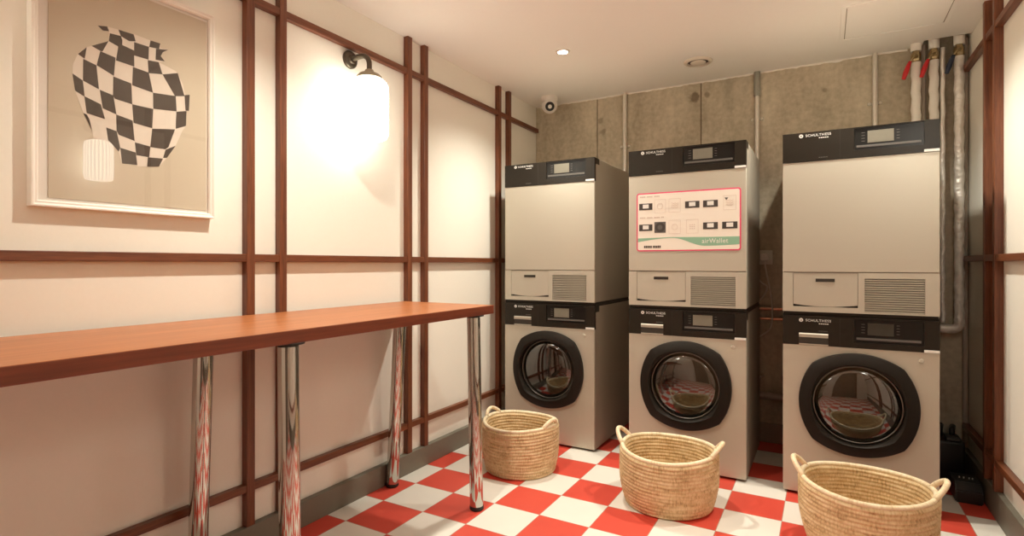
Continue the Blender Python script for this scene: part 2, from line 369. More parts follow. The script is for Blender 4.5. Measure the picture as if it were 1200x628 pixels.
# ceiling stops short over the pipes in the far right corner
bm = bmesh.new()
prism(bm, [(XW-.1, YF-.1), (XR+.1, YF-.1), (XR+.1, 3.585), (.455, 3.585), (.455, YB), (XW-.1, YB)], 'z', ZC, ZC+.03)
box(bm, XW-.1, YF-.1, 2.6, XR+.1, YB+.12, 2.64)
struct('ceiling', bm, M['ceiling'])
struct('wall_left', bx(XW-.1, YF-.1, 0, XW, YB+.1, 2.6), M['wall'])
struct('wall_right', bx(XR, YF-.1, 0, XR+.1, YB+.1, 2.6), M['wall'])
struct('wall_front', bx(XW, YF-.1, 0, XR, YF, 2.6), M['wall'])
bm = bmesh.new()
xs = [XW, -1.405, -.695, XR]
for a, b in zip(xs, xs[1:]): box(bm, a+.0035, YB, 0, b-.0035, YB+.06, 2.6, mi=0)
box(bm, XW, YB+.006, 0, XR, YB+.1, 2.6, mi=1)
struct('wall_back', bm, [M['concrete'], M['seam']])
# ragged plaster line where the ceiling meets the concrete
bm = bmesh.new(); x = XW+.01; low = []
while x < .40:
    low.append((x, ZC-.004-.010*abs(noise.noise(Vector((x*9, 0, 3))))-.006*random.random())); x += .02
prism(bm, low + [(low[-1][0], ZC), (low[0][0], ZC)], 'y', YB-.004, YB)
struct('trim_1', bm, M['plaster'])
# skirtings
SK = .104
struct('baseboard_left', bx(XW, YF, 0, -1.865, YB, SK, bev=.003), M['skirting'])
struct('baseboard_right', bx(.628, YF, 0, XR, YB, SK+.02, bev=.003), M['skirting'])
struct('baseboard_back', bx(-1.86, 3.655, 0, .62, YB, .115, bev=.004), M['skirt_back'])
# battens
tn = 2
def trim(bm, m):
    global tn
    o = struct('trim_%d' % tn, bm, m); tn += 1
    return o
XP = -1.866
lposts = [(1.277, 1.311), (1.420, 1.452), (2.183, 2.217), (2.318, 2.350), (3.090, 3.124), (3.224, 3.256)]
for a, b in lposts:
    trim(bx(XW, a, SK, XP, b, ZC, bev=.002), M['wood_z'])
for z in (2.083, 1.108, .247):
    trim(bx(XW, YF, z-.0145, XP-.003, YB-.006, z+.0145, bev=.002), M['wood_y'])
XQ = .621
for a, b in [(1.285, 1.317), (1.43, 1.462), (2.18, 2.212), (2.32, 2.352), (3.014, 3.046), (3.178, 3.21)]:
    trim(bx(XQ, a, SK+.02, XR, b, ZC, bev=.002), M['wood_z'])
for z in (2.098, 1.112, .243):
    trim(bx(XQ+.003, YF, z-.0145, XR, YB-.03, z+.0145, bev=.002), M['wood_y'])

dr_ = struct('added_door_1', bx(-.72, YF, .008, .20, YF+.035, 2.06, bev=.003), M['added_door_dark'])  # unseen door, added as a dark shape for the chrome legs to reflect
for a_ in ((-.64, .08, .12, .98), (-.64, 1.10, .12, 1.96)):
    obj('door_panel', bx(a_[0], YF+.034, a_[1], a_[2], YF+.042, a_[3], bev=.003), M['added_door_dark'], dr_)
bm = bmesh.new(); tube(bm, [(-.62, YF+.035, 1.03), (-.62, YF+.08, 1.03), (-.60, YF+.085, 1.03), (-.50, YF+.085, 1.03)], .009, 12); obj('door_handle', bm, M['bronze'], dr_, auto=50)
bm = bmesh.new(); box(bm, -.78, YF, 0, -.723, YF+.03, 2.12); box(bm, .203, YF, 0, .26, YF+.03, 2.12); box(bm, -.723, YF, 2.063, .203, YF+.03, 2.12)
struct('trim_%d' % tn, bm, M['wood_z']); tn += 1

# ---------------------------------------------------------------- ceiling fittings
def downlight(x, y, label):
    t = thing('recessed_downlight', label, 'downlight', (x, y, ZC), 'recessed ceiling downlights')
    bm = bmesh.new(); lathe(bm, [(.026, -.001), (.028, -.005), (.036, -.005), (.041, -.001), (.041, .0), (.026, .0)], 40)
    obj('bezel', bm, M['white_plastic'], t, auto=40)
    bm = bmesh.new(); lathe(bm, [(0, -.004), (.018, -.0035), (.0265, -.001), (.0265, 0.0), (0, 0)], 32)
    obj('lens', bm, M['lens_glow'], t, auto=40)
    li = bpy.data.lights.new('downlight_beam', 'SPOT'); li.energy = DL; li.color = (1., .955, .815); li.spot_size = math.radians(132); li.spot_blend = 1.; li.shadow_soft_size = .03
    lo = bpy.data.objects.new('downlight_beam', li); C.objects.link(lo); lo.location = (0, 0, -.03); lo.parent = t
    return t
DL = 70.
downlight(-1.262, 2.775, 'small lit downlight in the ceiling in front of the left-hand stack of machines')
downlight(.07, 2.79, 'ceiling downlight just out of frame above the rightmost machine stack')
downlight(-1.262, 1.25, 'ceiling downlight over the long wooden table, out of frame')

t = thing('ceiling_air_valve', 'round off-white air vent valve in the ceiling near the concrete wall', 'vent', (-.64, 3.30, ZC))
bm = bmesh.new(); lathe(bm, [(.058, 0), (.058, -.004), (.063, -.012), (.074, -.010), (.080, -.003), (.080, 0)], 56)
obj('outer_ring', bm, M['vent'], t, auto=50)
bm = bmesh.new(); lathe(bm, [(.0, -.017), (.03, -.0155), (.042, -.011), (.044, -.008), (.036, -.004), (0, -.002)], 56)
obj('centre_disc', bm, M['vent'], t, auto=50)
bm = bmesh.new(); lathe(bm, [(0, -.0015), (.0575, -.0015), (.0575, 0), (0, 0)], 40); obj('throat', bm, M['slot'], t)

t = thing('ceiling_access_hatch', 'square cream access hatch set in the ceiling above the rightmost machine stack', 'hatch', (.295, 3.147, ZC))
bm = bmesh.new()
for a in ((-.228, -.225, .228, -.205), (-.228, .205, .228, .225), (-.228, -.205, -.208, .205), (.208, -.205, .228, .205)):
    box(bm, a[0], a[1], -.006, a[2], a[3], 0, bev=.0015)
obj('hatch_frame', bm, M['ceiling'], t)
obj('hatch_panel', bx(-.2045, -.2015, -.004, .2045, .2015, -.0012, bev=.001), M['ceiling'], t)
obj('gap_shadow', bx(-.209, -.206, -.0011, .209, .206, 0), M['hatch_gap'], t)

t = thing('security_camera', 'white dome security camera in the far left ceiling corner', 'camera', (-1.69, 3.49, ZC))
bm = bmesh.new(); lathe(bm, [(0, 0), (.053, 0), (.055, -.006), (.055, -.026), (.050, -.032), (0, -.032)], 48)
obj('camera_base', bm, M['white_plastic'], t, auto=40)
t.scale = (1.1, 1.1, 1.1)
dirc = Vector((.46, -.84, -.42)).normalized()
bm = bmesh.new()
bmesh.ops.create_uvsphere(bm, u_segments=40, v_segments=24, radius=.051)
for v in bm.verts: v.co += Vector((0, 0, -.052))
obj('camera_ball', bm, M['white_plastic'], t, smooth=True)
q = dirc.to_track_quat('Z', 'Y').to_matrix()
bm = bmesh.new(); lathe(bm, [(0, .044), (.026, .044), (.029, .046), (.029, .051), (.024, .0535), (.012, .054), (.011, .056), (0, .058)], 36)
for v in bm.verts: v.co = q @ v.co + Vector((0, 0, -.052))
e = obj('camera_eye', bm, M['gloss'], t, auto=40)
bm = bmesh.new(); lathe(bm, [(0, .0575), (.0105, .0572), (.0125, .0595), (.0105, .0605), (.006, .0602), (0, .0612)], 28)
for v in bm.verts: v.co = q @ v.co + Vector((0, 0, -.052))
obj('lens_barrel', bm, M['steel'], e, auto=40)

# ---------------------------------------------------------------- wall lamps
def sconce(loc, sgn, label):
    """sgn +1: arm reaches towards +x"""
    t = thing('wall_sconce', label, 'wall lamp', loc, 'opal glass wall sconces')
    def S(p): return (p[0]*sgn, p[1], p[2])
    bm = bmesh.new(); lathe(bm, [(0, .0), (.040, 0), (.041, .008), (.036, .015), (.022, .018), (.018, .026), (0, .028)], 40, axis='x')
    for v in bm.verts: v.co.x *= sgn
    obj('back_plate', bm, M['bronze'], t, auto=45)
    pts = [S((.022, 0, 0)), S((.06, 0, .003))]
    for k in range(1, 9):
        a = PI/2*k/8; pts.append(S((.078+.047*math.sin(a), 0, .003-.047*(1-math.cos(a)))))
    pts.append(S((.125, 0, -.078)))
    bm = bmesh.new(); tube(bm, pts, .0115, 20); obj('arm', bm, M['bronze'], t, auto=50)
    bm = bmesh.new(); lathe(bm, [(0, -.066), (.018, -.068), (.022, -.078), (.045, -.088), (.055, -.098), (.056, -.108), (.050, -.108), (0, -.106)], 44, c=S((.125, 0, 0)))
    obj('shade_cap', bm, M['cap'], t, auto=40)
    bm = bmesh.new()
    lathe(bm, [(0, -.1085), (.048, -.109), (.060, -.113), (.074, -.124), (.081, -.14), (.082, -.16), (.082, -.346), (.080, -.362), (.073, -.374), (.060, -.380), (0, -.381)], 144, c=S((.125, 0, 0)), flute=(.018, 24))
    obj('glass_shade', bm, M['shade'], t, smooth=True)
    return t
sconce((XW, 1.81, 2.022), 1, 'bronze swan-neck wall sconce with glowing white glass shade beside the framed vase print')
sconce((XR, 1.83, 2.03), -1, 'matching glass wall sconce across the room, seen only mirrored in the picture glass')
sconce((XW, -.02, 2.022), 1, 'added sconce-shaped fill lamp behind the camera on the table wall, out of frame')  # extra lamp, added to lift the ceiling and ambient light
sconce((XR, .9, 2.03), -1, 'added sconce-shaped fill lamp on the wall across from the table, out of frame')  # likewise an added fill lamp, no source known here

# ---------------------------------------------------------------- framed print
py0, py1, pz0, pz1 = .640, 1.154, 1.245, 1.958
pc = Vector((XW, (py0+py1)/2, (pz0+pz1)/2))
t = thing('framed_print', 'white framed print of a black and cream checkered vase hung on the cream wall', 'picture', pc)
h, w_ = (pz1-pz0)/2, (py1-py0)/2
bm = bmesh.new()
fw = .018
prof = [(0, 0), (.030, 0), (.0305, .004), (.0265, .009), (.0265, .014), (.021, fw), (0, fw)]      # (out of wall, inwards)
corners = [(-w_, -h), (w_, -h), (w_, h), (-w_, h)]
rings = []
for (cy_, cz_) in corners:
    sy, sz = (1 if cy_ < 0 else -1), (1 if cz_ < 0 else -1)
    rings.append([bm.verts.new((p[0], cy_ + sy*p[1], cz_ + sz*p[1])) for p in prof])
for i in range(4):
    A, B = rings[i], rings[(i+1) % 4]
    for k in range(len(prof)): bm.faces.new((A[k], A[(k+1) % len(prof)], B[(k+1) % len(prof)], B[k]))
obj('frame', bm, M['frame'], t)
obj('mat_board', bx(.008, -w_+fw, -h+fw, .014, w_-fw, h-fw), M['mat_board'], t)
pr = obj('print', bx(.0145, .682-pc.y, 1.272-pc.z, .0160, 1.1315-pc.y, 1.931-pc.z), M['print'], t)
bm = bmesh.new(); prism(bm, [(a-pc.y, b-pc.z) for a, b in VASE_OUT], 'x', .0162, .0164); obj('vase_silhouette', bm, M['vase_light'], pr)
bm = bmesh.new()
for ps in VASE_DARK: prism(bm, [(a-pc.y, b-pc.z) for a, b in ps], 'x', .0165, .0168)
obj('vase_checks', bm, M['vase_dark'], pr)
obj('picture_glass', bx(.0195, -w_+fw-.001, -h+fw-.001, .0205, w_-fw+.001, h-fw+.001), M['pic_glass'], t)

# ---------------------------------------------------------------- long table
TX0, TX1, TY0, TY1, TZ0, TZ1 = -1.862, -1.326, .12, 2.15, .857, .8955
t = thing('long_worktop_table', 'long narrow cherry-wood table on four chrome legs along the cream wall', 'table', ((TX0+TX1)/2, (TY0+TY1)/2, 0))
lc = t.location.copy()
obj('tabletop', bx(TX0-lc.x, TY0-lc.y, TZ0-0, TX1-lc.x, TY1-lc.y, TZ1-.0012, bev=.0012), M['edge'], t)
obj('top_sheen_layer', bx(TX0-lc.x+.001, TY0-lc.y+.001, TZ1-.0011, TX1-lc.x-.001, TY1-lc.y-.001, TZ1), M['top'], t)  # thin layer carrying the sheen painted into the wood colour
def leg(top, foot):
    top = Vector(top) - lc; foot = Vector(foot) - lc
    bm = bmesh.new(); tube(bm, [foot + (top-foot)*.018, foot + (top-foot)*.5, top], .0297, 40)
    o = obj('leg', bm, M['chrome'], t, auto=50)
    bm = bmesh.new(); lathe(bm, [(0, -.012), (.029, -.012), (.029, -.006), (.046, -.005), (.047, 0), (0, 0)], 36, c=top + Vector((0, 0, .0119)))
    obj('mounting_plate', bm, M['rubber'], o, auto=40)
    bm = bmesh.new(); lathe(bm, [(0, 0), (.027, 0), (.031, .004), (.031, .018), (0, .018)], 32, c=foot); obj('rubber_foot', bm, M['rubber'], o, auto=40)
ZT = TZ0-.012
leg((-1.365, 2.04, ZT), (-1.338, 2.025, 0)); leg((-1.775, 2.02, ZT), (-1.835, 2.03, 0))
leg((-1.365, 1.066, ZT), (-1.350, 1.063, 0)); leg((-1.775, 1.06, ZT), (-1.815, 1.06, 0))

# ---------------------------------------------------------------- washers and dryers
W, D = .597, .64
def off(bm, dz):
    for v in bm.verts: v.co += Vector((-W/2, -D/2, -dz))
    return bm
def mark_bars(parent, spec, dz, m):
    bm = bmesh.new()
    for (x0, z0, x1, z1) in spec: box(bm, x0, -.0028, z0, x1, -.001, z1)
    return obj('small_print', off(bm, dz), m, parent)
def logo(parent, zt, dz):
    s_ = lettering('brand_lettering', 'SCHULTHESS', .0158, M['white_mark'], parent, Vector((.0955-W/2, -.0028-D/2, zt-.0055-dz)), FACE_FRONT, sx=1.06)
    bm = bmesh.new(); lathe(bm, [(0, -.0034), (.0085, -.0034), (.0085, -.001), (0, -.001)], 28, c=(.0775, 0, zt), axis='y')
    for k in (-1, 1): box(bm, .0775-.004, -.0038, zt+k*.0025-.0012, .0775+.004, -.0033, zt+k*.0025+.0012, mi=1)
    b_ = obj('brand_badge', off(bm, dz), [M['white_mark'], M['black']], parent)
    mark_bars(parent, [(.150+.0082*k, zt-.0165, .156+.0082*k, zt-.0125) for k in range(5)], dz, M['white_mark'])
def fascia(t, z0, z1, dz, screen):
    bm = bmesh.new()
    # the panel with the display opening: built as four blocks around it
    rx0, rx1, rz0, rz1 = .289, .544, z1-.104 + (0 if screen == 'grey' else -.005), z1-.004
    box(bm, 0, -.002, z0, rx0, .022, z1); box(bm, rx1, -.002, z0, W, .022, z1)
    box(bm, rx0, -.002, z0, rx1, .022, rz0); box(bm, rx0, -.002, rz1, rx1, .022, z1)
    bmesh.ops.remove_doubles(bm, verts=bm.verts[:], dist=1e-5)
    box(bm, W-.0005, .02, z1-.036, W+.001, .075, z1-.002); box(bm, -.001, .02, z1-.036, .0005, .075, z1-.002)
    f = obj('control_panel', off(bm, dz), M['black'], t)
    d = obj('display', off(bx(rx0+.001, .003, rz0+.001, rx1-.001, .02, rz1-.001), dz), M['gloss'], f)
    bm = bmesh.new(); box(bm, .340, .0015, rz1-.070, .437, .0032, rz1-.016, bev=.0006)
    obj('screen', off(bm, dz), M['screen'] if screen == 'grey' else M['screen_dark'], f)
    bm = bmesh.new()
    for k in range(4):
        box(bm, .317, .0022, rz1-.024-.0125*k, .330, .0032, rz1-.0215-.0125*k)
    obj('button_marks', off(bm, dz), M['grey_mark'], f)
    bm = bmesh.new()
    for k in range(4): box(bm, .447, .0022, rz1-.024-.0125*k, .458, .0032, rz1-.0215-.0125*k)
    obj('button_marks', off(bm, dz), M['grey_mark'], f)
    bm = bmesh.new(); box(bm, .298, .0015, rz0+.012, .534, .0032, rz0+.022, bev=.0006); obj('button_strip', off(bm, dz), M['grey_mark'], f)
    bm = bmesh.new(); box(bm, rx1-.001, -.0035, z0, W-.0005, .001, z0+.011, bev=.0006); obj('corner_tab', off(bm, dz), M['white_mark'], f)
    bm = bmesh.new(); box(bm, .2335, -.0024, z0, .2345, .0, z1); obj('panel_seam', off(bm, dz), M['slot'], f)
    return f

def make_dryer(label, loc):
    dz = .850
    t = thing('tumble_dryer', label, 'dryer', loc, 'tumble dryers on top of the washing machines')
    z0, z1, zp = .862, 1.700, 1.564
    bm = bmesh.new(); box(bm, 0, 0, 1.0475, W, .018, zp-.0005, bev=.0025); obj('front_panel', off(bm, dz), M['silver'], t)
    bm = bmesh.new()
    # lower front with openings for the flap and grille
    lx = [0, .046, .302, .329, .547, W]; lz = [z0, .872, 1.019, 1.0445]
    for a in ((0, z0, .044, 1.0445), (.304, z0, .329, 1.0445), (.547, z0, W, 1.0445), (.044, z0, .304, .886), (.044, 1.0435, .304, 1.0445), (.329, z0, .547, .868), (.329, 1.019, .547, 1.0445)):
        box(bm, a[0], 0, a[1], a[2], .018, a[3])
    obj('lower_front', off(bm, dz), M['silver'], t)
    # filter flap, with curved foot
    pts = [(.0455, 1.0425), (.0455, .897)] + [(.0455 + .257*k/16, .897-.0095*math.sin(PI*k/16)) for k in range(1, 16)] + [(.3025, .897), (.3025, 1.0425)]
    bm = bmesh.new(); prism(bm, pts, 'y', .0012, .016); fl = obj('filter_flap', off(bm, dz), M['silver'], t)
    bm = bmesh.new(); box(bm, .137, -.0004, 1.002, .214, .0013, 1.0195); box(bm, .137, -.0022, 1.0175, .214, .001, 1.0205, mi=1); obj('finger_slot', off(bm, dz), [M['slot'], M['silver']], fl)
    bm = bmesh.new(); box(bm, .044, .0165, .886, .304, .0178, 1.0435); obj('flap_shadow_gap', off(bm, dz), M['slot'], t)
    gr = obj('grille', off(bx(.3295, .012, .8685, .5465, .0178, 1.0185), dz), M['louvre_gap'], t)
    for k in range(15):
        z = .8695 + .1005*k*.0995
    bm = bmesh.new(); nl = 15; pit = .150/nl
    for k in range(nl):
        z = .8687 + pit*k
        prism(bm, [(.0005, z+pit*.10), (.0005, z+pit*.48), (.012, z+pit*.80), (.012, z+pit*.42)], 'x', .3295, .5465)
    obj('grille_slats', off(bm, dz), M['silver'], gr)
    bm = bmesh.new(); box(bm, 0, .0185, z0, W, D, z1-.001, bev=.003); obj('cabinet', off(bm, dz), M['silver_side'], t)
    bm = bmesh.new(); box(bm, .004, .006, .850, W-.004, D-.004, z0); obj('stacking_plinth', off(bm, dz), M['black'], t)
    f = fascia(t, zp, z1, dz, 'grey'); logo(f, 1.6840, dz)
    mark_bars(f, [(.150+.0075*k, 1.5765, .155+.0075*k, 1.5805) for k in range(5)], dz, M['grey_mark'])
    return t

def door_outline(R, n=96):
    """four flatter arcs meeting in soft corners"""
    out = []
    for k in range(n):
        a = 2*PI*k/n; c, s_ = math.cos(a), math.sin(a); e = .30; Rb = 1 + e
        best = 9
        for ox, oz in ((-e, 0), (e, 0), (0, e), (0, -e)):
            b_ = c*ox + s_*oz; best = min(best, b_ + math.sqrt(b_*b_ - e*e + Rb*Rb))
        out.append((R*best*c, R*best*s_))
    return out

def make_washer(label, loc, screen):
    dz = 0.
    t = thing('washing_machine', label, 'washing machine', loc, 'front-loading washing machines')
    zb, zt, zp = .014, .841, .7065
    cx, cz, R = .299, .452, .231
    # front panel with the round door opening
    n = 96; hr = .178
    bm = bmesh.new()
    def edge(a):
        c, s_ = math.cos(a), math.sin(a)
        tx = ((W-.001 if c > 0 else .001)-cx)/c if abs(c) > 1e-6 else 9; tz = ((zp-.001 if s_ > 0 else zb)-cz)/s_ if abs(s_) > 1e-6 else 9
        q = min(tx, tz); return (cx+c*q, cz+s_*q)
    angs = sorted([2*PI*k/n for k in range(n)] + [math.atan2(z-cz, x-cx) % (2*PI) for x in (.001, W-.001) for z in (zb, zp-.001)])
    N = len(angs)
    o0 = [bm.verts.new((*[edge(a)[0]], 0, edge(a)[1])) for a in angs]; i0 = [bm.verts.new((cx+hr*math.cos(a), 0, cz+hr*math.sin(a))) for a in angs]
    o1 = [bm.verts.new((v.co.x, .018, v.co.z)) for v in o0]; i1 = [bm.verts.new((v.co.x, .03, v.co.z)) for v in i0]
    for k in range(N):
        j = (k+1) % N
        bm.faces.new((o0[k], o0[j], i0[j], i0[k])); bm.faces.new((i0[k], i0[j], i1[j], i1[k])); bm.faces.new((o0[k], o1[k], o1[j], o0[j]))
    obj('front_panel', off(bm, dz), M['silver'], t)
    # cabinet shell, open at the front behind the door
    bm = bmesh.new()
    box(bm, 0, .0185, zb, .02, D, zt-.004); box(bm, W-.02, .0185, zb, W, D, zt-.004)
    box(bm, .02, D-.02, zb, W-.02, D, zt-.004); box(bm, .02, .0185, zb, W-.02, D-.02, zb+.02)
    obj('cabinet', off(bm, dz), M['silver_side'], t)
    obj('worktop', off(bx(0, .012, zt-.0035, W, D, .8495, bev=.002), dz), M['black'], t)
    for x in (.06, W-.06):
        for y in (.07, D-.07):
            bm = bmesh.new(); lathe(bm, [(0, 0), (.02, 0), (.022, .004), (.012, .010), (.012, zb), (0, zb)], 20, c=(x, y, 0)); obj('foot', off(bm, dz), M['rubber'], t, auto=40)
    obj('plinth', off(bx(.01, .03, .003, W-.01, .045, zb-.0005), dz), M['rubber'], t)
    # drum
    bm = bmesh.new(); lathe(bm, [(.176, .03), (.176, .045), (.200, .05), (.205, .06), (.205, .36), (.19, .375), (.05, .385), (0, .385)], 72, c=(cx, 0, cz), axis='y')
    dr = obj('drum', off(bm, dz), M['drum_steel'], t, auto=35)
    for k in range(3):
        a = PI/2 + 2*PI*k/3 + .35; bm = bmesh.new(); c, s_ = math.cos(a), math.sin(a)
        prof = [(-.028, .204), (-.012, .168), (0, .163), (.012, .168), (.028, .204)]
        pts = [(cx + r*c - u*s_, cz + r*s_ + u*c) for u, r in prof]
        prism(bm, pts, 'y', .065, .365); obj('drum_paddle', off(bm, dz), M['drum_steel'], dr, auto=30)
    # door
    n = 96; ol = door_outline(R, n)
    bm = bmesh.new(); rings = []
    for fr, y in ((1., -.0005), (1., -.016), (.992, -.021), (.97, -.024), (.90, -.031), (.82, -.037), (.79, -.0375), (.775, -.034)):
        rings.append([bm.verts.new((cx + p[0]*fr, y, cz + p[1]*fr)) for p in ol])
    ri = .179
    for r, y in ((ri, -.030), (ri-.003, -.012), (ri-.003, -.0005)):
        rings.append([bm.verts.new((cx + r*math.cos(2*PI*k/n), y, cz + r*math.sin(2*PI*k/n))) for k in range(n)])
    for A, B in zip(rings, rings[1:]):
        for k in range(n): bm.faces.new((A[k], A[(k+1) % n], B[(k+1) % n], B[k]))
    dd = obj('door', off(bm, dz), M['ring'], t, auto=35)
    bm = bmesh.new(); tube(bm, [(cx + .1715*math.cos(2*PI*k/72), -.001, cz + .1715*math.sin(2*PI*k/72)) for k in range(72)], .0048, 12, closed=True)
    obj('bezel', off(bm, dz), M['bezel'], dd, smooth=True)
    bm = bmesh.new()
    prof = [(0, -.0275)] + [(.161*math.sin(a), -.003 - .0245*math.cos(a)) for a in [PI/2*k/14 for k in range(1, 15)]] + [(.168, .004)]
    lathe(bm, prof, 72, c=(cx, 0, cz), axis='y')
    obj('door_glass', off(bm, dz), M['door_glass'], dd, smooth=True)
    f = fascia(t, zp, zt, dz, screen); logo(f, .8225, dz)
    # detergent drawer
    dw = obj('detergent_drawer', off(bx(.069, -.0026, .711, .188, .0, .763), dz), M['slot'], f)
    bm = bmesh.new(); prism(bm, [(-.0075, .7435), (-.0075, .7575), (-.003, .7625), (-.002, .7625), (-.002, .7435)], 'x', .069, .188); obj('drawer_handle', off(bm, dz), M['silver_side'], dw)
    bm = bmesh.new(); box(bm, .069, -.0045, .7075, .188, -.0015, .7135); obj('drawer_lip', off(bm, dz), M['silver'], dw)
    mark_bars(f, [(.150+.0075*k, .772, .155+.0075*k, .776) for k in range(5)], dz, M['grey_mark'])
    bm = bmesh.new(); lathe(bm, [(0, -.003), (.008, -.0028), (.0095, 0), (0, 0)], 24, c=(.534, 0, .668), axis='y'); obj('lock_cover', off(bm, dz), M['silver'], t, auto=40)
    return t

def copy_tree(o, parent=None):
    c = o.copy(); C.objects.link(c)
    if parent: c.parent = parent
    for ch in list(o.children): copy_tree(ch, c)
    return c
pos = [(-1.7457, 2.965), (-.9338, 2.9265), (-.174, 2.907)]
P = [(x + W/2, y + D/2) for x, y in pos]
dl = ['silver and black tumble dryer on top of the leftmost washing machine, below the security camera',
      'middle tumble dryer wearing the pink bordered instruction poster, above the middle washing machine',
      'rightmost tumble dryer, plain silver front, beside the foil-wrapped pipes']
wl = ['leftmost front-loading washing machine, behind the basket nearest the table',
      'middle front-loading washing machine, under the dryer that wears the poster',
      'rightmost front-loading washing machine, behind the basket at the bottom edge of the photo']
d0 = make_dryer(dl[0], (*P[0], .850)); w0 = make_washer(wl[0], (*P[0], 0), 'grey')
for i in (1, 2):
    d = copy_tree(d0); d.location = (*P[i], .850); d['label'] = dl[i]
    if i == 1: w = copy_tree(w0); w.location = (*P[i], 0); w['label'] = wl[i]
make_washer(wl[2], (*P[2], 0), 'dark')

# ---------------------------------------------------------------- poster on the middle dryer
u0, u1, v0, v1 = .044, .573, 1.153, 1.467
pw, ph = u1-u0, v1-v0
t = thing('instruction_poster', 'white instruction poster with pink border and green wave stuck on the middle dryer', 'poster', (pos[1][0]+(u0+u1)/2, pos[1][1]-.0003, (v0+v1)/2))
def PX(x): return (x-.5)*pw
def PZ(v): return (.5-v)*ph
def poly(pts, a, b):
    bm = bmesh.new(); prism(bm, pts, 'y', -b, -a); return bm
obj('border', poly(rrect(-pw/2, -ph/2, pw/2, ph/2, .014), 0, .0012), M['pink'], t)
sheet = obj('sheet', poly(rrect(-pw/2+.0065, -ph/2+.0065, pw/2-.0065, ph/2-.0065, .009), .0012, .0016), M['poster'], t)
top, bot = [], []
for k in range(41):
    x = .012 + .976*k/40
    tp = .765 + .03*max(0, .35-x)*1.2 if x < .35 else .765 + .012*math.sin((x-.35)*3)
    if x < .36: bt = .845 - .065*math.sin(PI*min(1, x/.36)*.5)*1.0 + 0
    else: bt = .78 + .14*(.5-.5*math.cos(PI*min(1, (x-.36)/.32))) - (.02*((x-.68)/.32)**2 if x > .68 else 0)
    top.append((PX(x), PZ(tp))); bot.append((PX(x), PZ(max(bt, tp+.008))))
obj('green_wave', poly(top + bot[::-1], .0016, .0019), M['green'], sheet)
lettering('app_lettering', 'airWallet', .034, M['white_mark'], sheet, Vector((PX(.645), -.0022, PZ(.875))), FACE_FRONT, sx=.92, depth=.0002)
bm = bmesh.new()
for k in range(5): box(bm, PX(.078+.0165*k), -.0022, PZ(.945), PX(.091+.0165*k), -.0016, PZ(.905))
for k in range(5): box(bm, PX(.168+.0165*k), -.0022, PZ(.945), PX(.181+.0165*k), -.0016, PZ(.905))
obj('sponsor_marks', bm, M['ink'], sheet)
for v, n_ in ((.065, 15), (.425, 17)):
    bm = bmesh.new()
    for k in range(n_):
        if k % 5 != 4: box(bm, PX(.035+.0145*k), -.0021, PZ(v+.010), PX(.047+.0145*k), -.0016, PZ(v-.010))
    obj('heading_marks', bm, M['faint'], sheet)
cols = [.095, .24, .385, .555, .725, .90]
def panel_icon(x, v):
    bm = bmesh.new(); box(bm, PX(x)-.036, -.0023, PZ(v)-.0175, PX(x)+.036, -.0016, PZ(v)+.0175, bev=.0)
    o = obj('panel_picture', bm, M['ink'], sheet)
    bm = bmesh.new(); box(bm, PX(x)-.016, -.0027, PZ(v)-.0085, PX(x)+.016, -.0022, PZ(v)+.0125); obj('panel_screen', bm, M['white_mark'], o)
def outline_icon(x, v, kind):
    bm = bmesh.new(); s_ = .030
    for a in ((-s_, -s_*1.2, s_, -s_*1.2+.0012), (-s_, s_*1.2-.0012, s_, s_*1.2), (-s_, -s_*1.2, -s_+.0012, s_*1.2), (s_-.0012, -s_*1.2, s_, s_*1.2)):
        box(bm, PX(x)+a[0], -.0020, PZ(v)+a[1], PX(x)+a[2], -.0016, PZ(v)+a[3])
    if kind == 0: tube(bm, [(PX(x)+.015*math.cos(2*PI*k/24), -.0019, PZ(v)+.015*math.sin(2*PI*k/24)) for k in range(24)], .0008, 6, closed=True)
    elif kind == 1:
        for k in range(3): tube(bm, [(PX(x)-.018+.003*i, -.0019, PZ(v)+.012-.011*k+.003*math.sin(i*1.2)) for i in range(13)], .0008, 6)
    else:
        for k in range(3):
            for i in range(3): box(bm, PX(x)-.013+.010*i, -.0020, PZ(v)-.014+.010*k, PX(x)-.007+.010*i, -.0016, PZ(v)-.010+.010*k)
    obj('drawing', bm, M['faint'], sheet)
for i, x in enumerate(cols):
    if i in (0, 3, 4): panel_icon(x, .235)
    elif i == 5:
        outline_icon(x, .235, 1)
        bm = bmesh.new(); a0 = (PX(x)-.016, PZ(.17)); prism(bm, [(a0[0]-.009, a0[1]+.006), (a0[0]+.009, a0[1]+.006), (a0[0], a0[1]-.008)], 'y', -.0021, -.0016); obj('arrow_mark', bm, M['grey_mark'], sheet)
    else: outline_icon(x, .235, i-1)
for i, x in enumerate(cols):
    if i in (0, 4, 5): panel_icon(x, .595)
    elif i == 1:
        bm = bmesh.new(); box(bm, PX(x)-.030, -.0021, PZ(.595)-.029, PX(x)+.030, -.0016, PZ(.595)+.029); o = obj('door_picture', bm, M['grey_mark'], sheet)
        bm = bmesh.new(); lathe(bm, [(.013, -.0025), (.026, -.0025), (.026, -.0020), (.013, -.0020), (.013, -.0025)], 32, c=(PX(x), 0, PZ(.595)), axis='y'); obj('door_ring_picture', bm, M['ink'], o)
    else: outline_icon(x, .595, 2 if i == 3 else 0)

